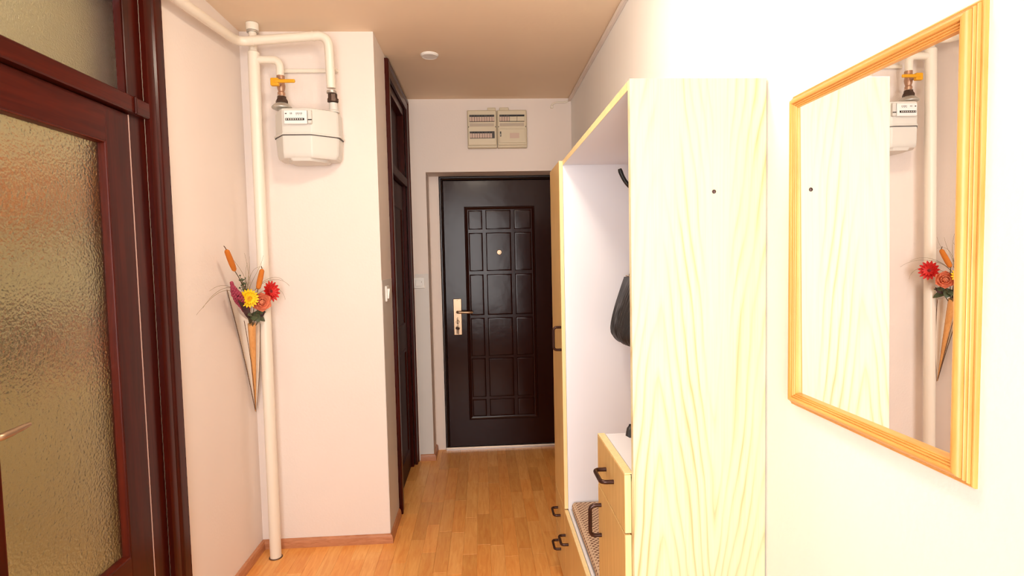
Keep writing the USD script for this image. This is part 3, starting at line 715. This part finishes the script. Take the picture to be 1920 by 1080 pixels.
# ================================================================== the hallway furniture on the right
XK, XFR = 0.337, 0.3205          # carcass front, fronts' outer face
XBK = XR - .003
Y0, Y1, Y2, Y3, Y4 = 1.218, 1.236, 1.535, 2.222, 2.505
u = thing('coat_unit', 'tall pale ash coat unit with end panel, top board and hook back', 'coat unit', (.49, 1.7, 0))
part(u, 'end_panel', box(XK, XBK, Y0, Y1, 0, 1.822, .0008), 'panel', 'pale ash end panel with flame grain')
part(u, 'top_board', box(XK + .0006, XBK, Y1, Y3 - .001, 1.802, 1.820, .0008), 'white_board', 'white top board')
part(u, 'top_edge', box(XK - .0006, XK + .0006, Y1, Y3 - .001, 1.8015, 1.8205), 'edge')
part(u, 'back_panel', box(XR - .012, XBK, Y1, Y3 - .001, .05, 1.802), 'white_board')
part(u, 'screw_cap', lathe([(0, 0), (.0046, 0), (.0046, .0006), (.003, .0012), (0, .0012)], (.5275, Y0, 1.5705), (0, -1, 0), 16), 'handle', 'small dark screw cap')


def hook(y):
    hk = part(u, 'coat_hook', round_box(XR - .020, XR - .011, y - .012, y + .012, 1.60, 1.70, .004, 2), 'black', 'black double coat hook')
    part(hk, 'upper_prong', tube(curve([(XR - .014, y, 1.668), (XR - .055, y, 1.664), (XR - .100, y, 1.690), (XR - .124, y, 1.725), (XR - .134, y, 1.752)], 18), [.008] * 15 + [.0085, .0088, .007], 12), 'black')
    part(hk, 'lower_prong', tube(curve([(XR - .014, y, 1.618), (XR - .04, y, 1.607), (XR - .06, y, 1.615), (XR - .07, y, 1.64)], 14), [.006] * 12 + [.007, .006], 12), 'black')


hook(2.02)
hook(1.62)


def dhandle(parent, p, q, out=.032, r=.0055, nrm=(-1, 0, 0)):
    p, q, n = np.array(p), np.array(q), np.array(nrm)
    pts = fillet([p, p + n * out, q + n * out, q], .020, 8)
    h = part(parent, 'handle', tube(pts, r, 12), 'handle', 'dark bronze bow handle')
    return h


wd = thing('wardrobe', 'narrow pale ash wardrobe beside the coat unit, white inner side', 'wardrobe', (.49, 2.36, 0))
part(wd, 'side_panel', box(XK, XBK, Y3, Y3 + .018, 0, 1.815, .0006), 'white_board', 'white side panel facing the camera')
part(wd, 'far_side_panel', box(XK, XBK, Y4 - .018, Y4, 0, 1.815, .0006), 'front')
part(wd, 'top', box(XK, XBK, Y3 + .018, Y4 - .018, 1.797, 1.815, .0006), 'front')
part(wd, 'back', box(XBK - .006, XBK, Y3 + .018, Y4 - .018, .05, 1.797), 'white_board')
part(wd, 'plinth', box(XK + .02, XK + .036, Y3 + .018, Y4 - .018, 0, .05), 'front')
dr = part(wd, 'door', box(XFR, XK - .002, Y3 - .001, Y4, .378, 1.819, .0012), 'front')
part(dr, 'edge_band', box(XFR + .001, XK - .001, Y3 - .0016, Y3 - .0010, .379, 1.818), 'edge', 'edge of the front with its lit tone painted in')
dhandle(dr, (XFR, 2.232, 1.142), (XFR, 2.232, 1.048))
for z0, z1, zh in ((.214, .374, .290), (.045, .211, .137)):
    d = part(wd, 'drawer', box(XFR, XK - .002, Y3 - .001, Y4, z0, z1, .0012), 'front')
    dhandle(d, (XFR, 2.428, zh), (XFR, 2.350, zh), .028)

bn = thing('bench', 'low pale ash bench with a drawer between wardrobe and drawer unit', 'bench', (.49, 1.88, 0))
part(bn, 'seat_board', box(XK + .0005, XR - .013, Y2 + .001, Y3 - .001, .352, .368, .0006), 'white_board')
part(bn, 'front_lip', box(XK + .0005, XK + .010, Y2 + .001, Y3 - .001, .368, .378, .0006), 'white_board', 'white lip behind the drawer front')
part(bn, 'carcass', box(XK + .0005, XR - .013, Y2 + .001, Y3 - .001, 0.0, .352), 'front')
d = part(bn, 'drawer', box(XFR, XK - .002, Y2 + .002, Y3 - .003, .045, .372, .0012), 'front')
part(d, 'edge_band', box(XFR + .001, XK - .001, Y2 + .002, Y3 - .003, .372, .3726), 'edge', 'edge of the front with its lit tone painted in')
dhandle(d, (XFR, 2.205, .274), (XFR, 2.130, .274), .028)
dhandle(d, (XFR, 1.64, .274), (XFR, 1.565, .274), .028)
solo('seat_cushion', round_box(XK + .012, XR - .016, Y2 + .006, Y3 - .004, .3685, .412, .018, 3), 'seat', 'brown mesh-pattern seat cushion on the bench', 'cushion', smooth=40)

du = thing('drawer_unit', 'pale ash drawer unit with white top beside the end panel', 'drawer unit', (.49, 1.385, 0))
for y0, y1 in ((Y1 + .001, Y1 + .017), (Y2 - .017, Y2 - .001)):
    part(du, 'side_panel', box(XK, XR - .013, y0, y1, 0, .903, .0006), 'front')
part(du, 'top', box(XK + .0062, XR - .013, Y1 + .001, Y2 - .001, .903, .920, .0006), 'white_board', 'white top board')
part(du, 'top_edge', box(XFR + .0005, XK + .0036, Y1 + .002, Y2 - .001, .9195, .9225, .0004), 'edge', 'front edge of the top with its lit tone painted in')
part(du, 'back', box(XR - .020, XR - .0135, Y1 + .017, Y2 - .017, .05, .903), 'white_board')
d = part(du, 'drawer', box(XFR, XK - .002, Y1 + .002, Y2 - .001, .778, .9192, .0012), 'front')
part(d, 'edge_band', box(XFR + .001, XK - .001, Y1 + .0012, Y1 + .0019, .779, .9185), 'edge', 'edge of the front with its lit tone painted in')
dhandle(d, (XFR, 1.428, .858), (XFR, 1.345, .858))
d = part(du, 'door', box(XFR, XK - .002, Y1 + .002, Y2 - .001, .045, .775, .0012), 'front')
part(d, 'edge_band', box(XFR + .001, XK - .001, Y1 + .0012, Y1 + .0019, .046, .774), 'edge', 'edge of the front with its lit tone painted in')
dhandle(d, (XFR, 1.497, .728), (XFR, 1.497, .641))

# the bag on the hook and the small black pouch


def bag_mesh():
    cx, cy = .562, 2.02
    Z = np.linspace(0, 1, 34); nu = 120; V = []
    ang = np.linspace(0, 2 * np.pi, nu, endpoint=False)
    for t in Z:
        z = 1.098 + .250 * t
        hx = .072 * (.35 + .65 * math.sqrt(max(0, 1 - (1 - min(1, t / .22)) ** 2))) * (1 - .82 * max(0, (t - .20) / .80) ** 1.5)
        hy = .150 * (1 - .30 * t) * (0.86 + .14 * min(1, t * 5))
        hx, hy = max(hx, .012), max(hy, .02)
        c, s = np.cos(ang), np.sin(ang)
        e = 2 / 2.6
        x = hx * np.sign(c) * np.abs(c) ** e; y = hy * np.sign(s) * np.abs(s) ** e
        rib = 1 + .05 * np.sin((y + z * .12) * 2 * np.pi / .020)
        V.append(np.c_[cx + x * rib, cy + y, np.full(nu, z)])
    V = np.vstack(V + [[(cx, cy, 1.094)], [(cx, cy, 1.352)]]); F = []
    for i in range(len(Z) - 1):
        for j in range(nu):
            k2 = (j + 1) % nu
            F += [(i * nu + j, i * nu + k2, (i + 1) * nu + k2), (i * nu + j, (i + 1) * nu + k2, (i + 1) * nu + j)]
    n0 = len(Z) * nu; L = (len(Z) - 1) * nu
    for j in range(nu):
        k2 = (j + 1) % nu
        F += [(n0, k2, j), (n0 + 1, L + j, L + k2)]
    return trimesh.Trimesh(V, np.array(F), process=False)


b = thing('handbag', 'black ribbed handbag hanging inside the coat unit', 'bag', (.562, 2.02, 1.095))
part(b, 'body', bag_mesh(), 'bag', smooth=True)
part(b, 'strap', tube(curve([(.565, 1.945, 1.338), (.585, 1.965, 1.48), (XR - .055, 2.012, 1.622), (XR - .055, 2.028, 1.622), (.585, 2.075, 1.48), (.565, 2.095, 1.338)], 30), .005, 8), 'strap')
for y in (1.945, 2.095):
    part(b, 'buckle', tube(np.c_[.565 + 0 * a, y + .010 * np.cos(a), 1.340 + .012 * np.sin(a)], .0022, 6), 'chrome', 'small metal strap ring')
part(b, 'zip', tube([(.562, 1.93, 1.352), (.562, 2.11, 1.352)], .0025, 6), 'chrome')
pz = thing('pouch', 'small black pouch on the white top of the drawer unit', 'pouch', (.45, 1.51, .92))
part(pz, 'body', loft([([(.402, 1.490), (.50, 1.490), (.51, 1.510), (.50, 1.530), (.402, 1.530), (.396, 1.510)], .9203), ([(.404, 1.495), (.496, 1.495), (.505, 1.51), (.496, 1.525), (.404, 1.525), (.399, 1.51)], .938), ([(.410, 1.506), (.49, 1.506), (.494, 1.51), (.49, 1.514), (.410, 1.514), (.406, 1.51)], .950)]), 'bag', smooth=50)
part(pz, 'zip_pull', round_box(.406, .418, 1.507, 1.513, .948, .953, .002, 2), 'black')

# ------------------------------------------------------------------ mirror
MY0, MY1, MZ0, MZ1 = .678, 1.110, 1.110, 1.749
mr = thing('mirror', 'rectangular wall mirror in a reeded pine frame', 'mirror', (XR, .88, MZ0))
prof = [(0, 0), (0, .0035), (.0014, .0060), (.0030, .0066), (.0046, .0058), (.0054, .0090), (.0064, .0104), (.0078, .0098), (.0082, .0126), (.0092, .0138), (.0106, .0132), (.0110, .0162), (.013, .0196), (.016, .0218), (.0185, .0220), (.0206, .0206), (.0214, .0166), (.0224, .0176), (.0240, .0170), (.0248, .0144), (.0258, .0154), (.0270, .0150), (.0278, .0128), (.0288, .0134), (.030, .0128), (.030, 0)]
rails = mitred([(XR, MY0, MZ0), (XR, MY0, MZ1), (XR, MY1, MZ1), (XR, MY1, MZ0)], (-1, 0, 0), prof, closed=True)
for i, m in enumerate(rails):
    part(mr, 'frame_rail', m, 'pine' if i % 2 == 0 else 'pine_h', smooth=40)
mg = box(-.0072, -.0058, MY0 + .0285, MY1 - .0285, MZ0 + .0285, MZ1 - .0285)
mg.apply_transform(trimesh.transformations.rotation_matrix(.0090, [0, 0, 1], (0, .9, 0)) @ trimesh.transformations.rotation_matrix(-.007, [0, 1, 0], (0, 0, 1.43))); mg.apply_translation((XR, 0, 0))
part(mr, 'mirror_glass', mg, 'mirror', smooth=False)

# ================================================================== wall vase with dried and silk flowers
TIP = np.array([-1.119, 2.700, .700])
vs = thing('cone_vase', 'cream and bamboo cone vase hanging on the left wall beside the gas pipe', 'vase', TIP)


def sheet(n=26, k=15):
    """The cream wrap: a cone open towards the front, its left lip flaring along the wall."""
    top_l, top_b, top_r = np.array([-1.129, 2.484, 1.318]), np.array([-1.128, 2.60, 1.20]), np.array([-1.048, 2.622, 1.150])
    rows = []
    for t in np.linspace(0.02, 1, n):
        l = TIP + (top_l - TIP) * t + np.array([0.0, .012, 0]) * math.sin(math.pi * t)
        bk_ = TIP + (top_b - TIP) * t
        r = TIP + (top_r - TIP) * t + np.array([.004, .006, 0]) * math.sin(math.pi * t)
        s = np.linspace(0, 1, k)[:, None]
        rows.append((1 - s) ** 2 * l + 2 * s * (1 - s) * (2 * bk_ - (l + r) / 2) * 1.0 + s * s * r)
    P = np.array(rows)
    P[..., 0] = np.maximum(P[..., 0], -1.1305)
    return P


SP = sheet()


def solid(P, th):
    n, k = P.shape[:2]
    du, dv = np.gradient(P, axis=0), np.gradient(P, axis=1)
    N = np.cross(du, dv); N /= np.linalg.norm(N, axis=-1, keepdims=True) + 1e-12
    if N[n // 2, k // 2] @ (CAM - P[n // 2, k // 2]) < 0:
        N = -N
    V = np.vstack([P.reshape(-1, 3), (P + N * th).reshape(-1, 3)]); o = n * k; F = []
    for i in range(n - 1):
        for j in range(k - 1):
            A, B, C, D = i * k + j, i * k + j + 1, (i + 1) * k + j + 1, (i + 1) * k + j
            F += [(A, B, C), (A, C, D), (o + A, o + C, o + B), (o + A, o + D, o + C)]
    rim = [(0, j) for j in range(k)] + [(i, k - 1) for i in range(1, n)] + [(n - 1, j) for j in range(k - 2, -1, -1)] + [(i, 0) for i in range(n - 2, 0, -1)]
    ids = [i * k + j for i, j in rim]
    for p, q in zip(ids, ids[1:] + ids[:1]):
        F += [(p, o + q, q), (p, o + p, o + q)]
    m = trimesh.Trimesh(V, np.array(F), process=False); m.fix_normals()
    return m


part(vs, 'wrap', solid(SP, .0018), 'vase', 'cream wrap with a flaring left lip', smooth=40)
part(vs, 'rim', tube(SP[:, 0] + (.001, 0, 0), .0016, 8), 'rim', 'thin brown rim')
part(vs, 'rim', tube(SP[:, -1], .0014, 8), 'rim', 'thin brown rim')
inner_l = np.array([TIP + (np.array([-1.078, 2.525, 1.175]) - TIP) * t + np.array([.012, -.01, 0]) * math.sin(math.pi * t) for t in np.linspace(.05, 1, 16)])
part(vs, 'rim', tube(inner_l, .0014, 8), 'rim', 'thin brown rim')
cone_top = np.array([-1.052, 2.540, 1.158])
part(vs, 'cone', tube([TIP + (cone_top - TIP) * t for t in (.03, .2, .5, .8, 1.0)], [.0012, .0045, .0100, .0145, .0168], 20), 'vase_tan', 'tan bamboo cone')


def petal(L, W, cup=.2, tip=.5, th=.0012, n=7):
    """One petal as a thin leaf-shaped solid along +x, cupped upwards."""
    t = np.linspace(0, 1, n); wv = W * np.sin(np.pi * (t * .85 + .12)) ** .8
    P = np.array([[(L * a, s * b / 2, cup * L * a * a - .15 * W * (1 - s * s)) for s in (-1, -.4, .4, 1)] for a, b in zip(t, wv)])
    N = P.shape[0] * 4
    V = np.vstack([P.reshape(-1, 3), P.reshape(-1, 3) + (0, 0, th)]); F = []
    for i in range(n - 1):
        for j in range(3):
            A, B, C, D = i * 4 + j, i * 4 + j + 1, (i + 1) * 4 + j + 1, (i + 1) * 4 + j
            F += [(A, C, B), (A, D, C), (N + A, N + B, N + C), (N + A, N + C, N + D)]
    rim = list(range(4)) + [i * 4 + 3 for i in range(1, n)] + [(n - 1) * 4 + j for j in (2, 1, 0)] + [i * 4 for i in range(n - 2, 0, -1)]
    for p, q in zip(rim, rim[1:] + rim[:1]):
        F += [(p, q, N + q), (p, N + q, N + p)]
    return trimesh.Trimesh(V, np.array(F), process=False)


def rz(m, a, tilt=0.0, off=0.0, z=0.0):
    m = m.copy(); m.apply_translation((off, 0, 0))
    m.apply_transform(trimesh.transformations.rotation_matrix(-tilt, [0, 1, 0]))
    m.apply_transform(trimesh.transformations.rotation_matrix(a, [0, 0, 1])); m.apply_translation((0, 0, z))
    return m


NECK = np.array([-1.062, 2.555, 1.15])


def flower(name, label, at, face, petals, pm, centre, cm, stem_mat='stem'):
    at = np.array(at, float)
    t = thing(name, label, 'flower', NECK)
    for m in petals:
        part(t, 'petal', rot_to(m, face, at), pm, smooth=60)
    if centre is not None:
        part(t, 'centre', rot_to(centre, face, at), cm, smooth=60)
    f = np.array(face, float) / np.linalg.norm(face)
    part(t, 'stem', tube(curve([at - f * .006, at - f * .03 + (0, 0, -.01), (at + NECK) / 2 + (0, .0, -.01), NECK + (0, 0, -.02)], 12), .0022, 8), stem_mat)
    return t


# yellow strawflower: two whorls of narrow toothed petals about a paler button
ps = [rz(petal(.037, .0150, .12), 2 * math.pi * i / 18, .10, .006) for i in range(18)] + [rz(petal(.027, .011, .3), 2 * math.pi * (i + .5) / 14, .32, .005, .003) for i in range(14)] + [rz(petal(.017, .010, .5), 2 * math.pi * i / 9, .8, .003, .004) for i in range(9)]
flower('yellow_flower', 'bright yellow strawflower at the centre of the wall bouquet', (-1.030, 2.467, 1.279), (.62, -.78, .08), ps, 'petal_y', lathe([(0, 0), (.010, .0), (.013, .005), (.009, .011), (0, .013)]), 'petal_yc')
# salmon rose: cupped petals in spirals
ps = []
for ring, (n, L, W, tl, z) in enumerate(((6, .040, .044, .35, 0), (6, .038, .040, .62, .002), (5, .034, .034, .9, .004), (5, .031, .026, 1.15, .006), (4, .028, .018, 1.35, .008))):
    for i in range(n):
        ps.append(rz(petal(L * 1.12, W * 1.12, .32), 2 * math.pi * (i + .37 * ring) / n, tl, .005 - .0007 * ring, z))
flower('rose', 'salmon pink rose low on the right of the wall bouquet', (-1.008, 2.540, 1.256), (.55, -.83, .05), ps, 'petal_rose', lathe([(0, 0), (.008, 0), (.007, .022), (0, .028)]), 'petal_rose')
# red gerbera, turned towards the right wall
ps = [rz(petal(.044, .0175, .1), 2 * math.pi * i / 15, .12, .006) for i in range(15)] + [rz(petal(.028, .012, .2), 2 * math.pi * (i + .5) / 11, .35, .005, .002) for i in range(11)]
flower('red_flower', 'red daisy-like flower at the right edge of the wall bouquet', (-.985, 2.600, 1.301), (.90, -.40, .12), ps, 'petal_r', lathe([(0, 0), (.011, .0), (.011, .004), (.005, .007), (0, .007)]), 'petal_rc')
# plum flower spike: florets packed on a curved stem
t = thing('plum_flower_spike', 'dark plum flower spike on the left of the wall bouquet', 'flower', NECK)
sp = curve([(-1.058, 2.505, 1.225), (-1.058, 2.452, 1.268), (-1.062, 2.412, 1.312), (-1.068, 2.396, 1.352)], 26)
r2 = random.Random(3)
for i, p in enumerate(sp):
    wdt = .020 * math.sin(math.pi * min(1, (i + 4) / 27)) ** .6 + .003
    for j in range(6):
        aa = 2 * math.pi * (j + .5 * (i % 2)) / 6
        q = p + wdt * np.array([math.cos(aa) * .8, math.sin(aa) * .75, r2.uniform(-.2, .2)])
        s_ = trimesh.creation.icosphere(1, r2.uniform(.0046, .0062)); s_.apply_scale((1, 1, 1.3)); s_.apply_translation(q)
        part(t, 'floret', s_, 'petal_p', smooth=True)
part(t, 'stem', tube(np.vstack([NECK + (0, 0, -.02), sp]), .002, 8), 'stem')
# two cattails
for lab, a0, a1, tip, thru in (('tall brown cattail leaning left above the wall bouquet', (-1.070, 2.436, 1.402), (-1.070, 2.368, 1.492), (-1.070, 2.345, 1.508), (-1.060, 2.500, 1.320)),
                               ('short brown cattail standing upright behind the salmon rose', (-.997, 2.492, 1.318), (-.997, 2.548, 1.405), (-.997, 2.540, 1.420), (-1.03, 2.53, 1.25))):
    a0, a1, tip, thru = map(np.array, (a0, a1, tip, thru))
    t = thing('cattail', lab, 'cattail', NECK)
    q = [a0 + (a1 - a0) * s_ for s_ in (0, .02, .08, .3, .6, .92, .98, 1)]
    part(t, 'seed_head', tube(q, [.003, .007, .0100, .0118, .0118, .0105, .007, .002], 16), 'cattail')
    part(t, 'tip', tube(curve([a1, (a1 + tip) / 2 + (0, -.002, .003), tip], 8), [.0018] * 7 + [.0006], 6), 'rim', 'thin dark tip')
    part(t, 'stem', tube(curve([a0, thru, NECK + (0, 0, -.02)], 12), .0016, 6), 'stem')


def leaf_blade(p, q, width, mat, parent, bend=(0, 0, 0), up=(.6, -.75, .2)):
    p, q, bend, up = map(lambda z: np.array(z, float), (p, q, bend, up))
    d = q - p; side = np.cross(d, up); side /= np.linalg.norm(side)
    rows = []
    for s_ in np.linspace(0, 1, 9):
        c_ = p + d * s_ + bend * math.sin(math.pi * s_)
        w_ = width * math.sin(math.pi * (s_ * .9 + .08)) ** .9
        rows.append([c_ + side * w_ * e - .1 * abs(e) * w_ * up for e in (-.5, -.25, 0, .25, .5)])
    part(parent, 'leaf', solid(np.array(rows), .0008), mat, smooth=50)


t = thing('leaf_sprig', 'grey-green leaves at the mouth of the cone vase', 'leaves', NECK)
for q, w_ in (((-1.028, 2.50, 1.176), .034), ((-1.02, 2.545, 1.166), .036), ((-1.026, 2.625, 1.160), .030), ((-1.04, 2.47, 1.205), .026), ((-1.012, 2.605, 1.205), .022)):
    leaf_blade((-1.056, 2.545, 1.20), q, w_, 'leaf', t, bend=(.008, 0, .004))
part(t, 'stem', tube([NECK + (0, 0, -.02), (-1.056, 2.545, 1.20)], .0022, 6), 'stem')
t = thing('plum_leaf_sprig', 'dark plum leaves below the yellow strawflower', 'leaves', NECK)
for p_, q, w_ in (((-1.055, 2.53, 1.19), (-1.052, 2.412, 1.275), .030), ((-1.055, 2.53, 1.19), (-1.050, 2.44, 1.235), .028), ((-1.05, 2.56, 1.19), (-1.015, 2.60, 1.215), .022)):
    leaf_blade(p_, q, w_, 'leaf_d', t, bend=(.01, 0, -.006))
part(t, 'stem', tube([NECK + (0, 0, -.02), (-1.055, 2.53, 1.19)], .002, 6), 'stem')
t = thing('bud_sprig', 'small sprig of olive buds rising behind the yellow strawflower', 'sprig', NECK)
for i in range(16):
    q = np.array([-1.062 + r2.uniform(-.012, .012), 2.490 + r2.uniform(-.028, .03), 1.352 + r2.uniform(-.04, .03)])
    s_ = trimesh.creation.icosphere(1, r2.uniform(.003, .0052)); s_.apply_translation(q)
    part(t, 'bud', s_, 'leaf', smooth=True)
    part(t, 'twig', tube(curve([q, (q + [-1.06, 2.51, 1.28]) / 2 + np.array([0, .004, 0]), (-1.06, 2.515, 1.27)], 6), .0008, 5), 'stem')
part(t, 'stem', tube([NECK + (0, 0, -.02), (-1.06, 2.515, 1.27)], .0016, 6), 'stem')
t = thing('dried_grass', 'long thin dried grass blades arching out of the wall bouquet', 'grass', NECK)
base = np.array([-1.06, 2.53, 1.26])
for pts in ([(-1.08, 2.42, 1.33), (-1.09, 2.30, 1.315), (-1.09, 2.19, 1.262)], [(-1.075, 2.40, 1.318), (-1.07, 2.24, 1.305), (-1.065, 2.09, 1.245)], [(-1.09, 2.44, 1.33), (-1.095, 2.36, 1.342), (-1.1, 2.27, 1.325)],
            [(-1.07, 2.57, 1.37), (-1.075, 2.60, 1.42), (-1.08, 2.62, 1.465)], [(-1.06, 2.52, 1.36), (-1.062, 2.53, 1.40), (-1.06, 2.545, 1.436)], [(-1.05, 2.54, 1.37), (-1.02, 2.56, 1.415), (-1.0, 2.575, 1.41)],
            [(-1.0, 2.58, 1.345), (-.965, 2.66, 1.352), (-.945, 2.74, 1.318)], [(-1.0, 2.58, 1.352), (-.97, 2.65, 1.364), (-.955, 2.69, 1.348)], [(-1.0, 2.59, 1.31), (-.965, 2.66, 1.305), (-.95, 2.69, 1.255)],
            [(-1.06, 2.50, 1.38), (-1.07, 2.46, 1.43), (-1.075, 2.43, 1.455)], [(-1.04, 2.55, 1.36), (-1.01, 2.57, 1.43), (-1.0, 2.575, 1.468)], [(-1.06, 2.55, 1.38), (-1.07, 2.56, 1.44), (-1.075, 2.555, 1.48)]):
    q = curve([base] + pts, 18)
    part(t, 'blade', tube(q, np.linspace(.0013, .0005, 18), 5), 'grass')
part(t, 'stem', tube([NECK + (0, 0, -.02), base], .0018, 6), 'grass')
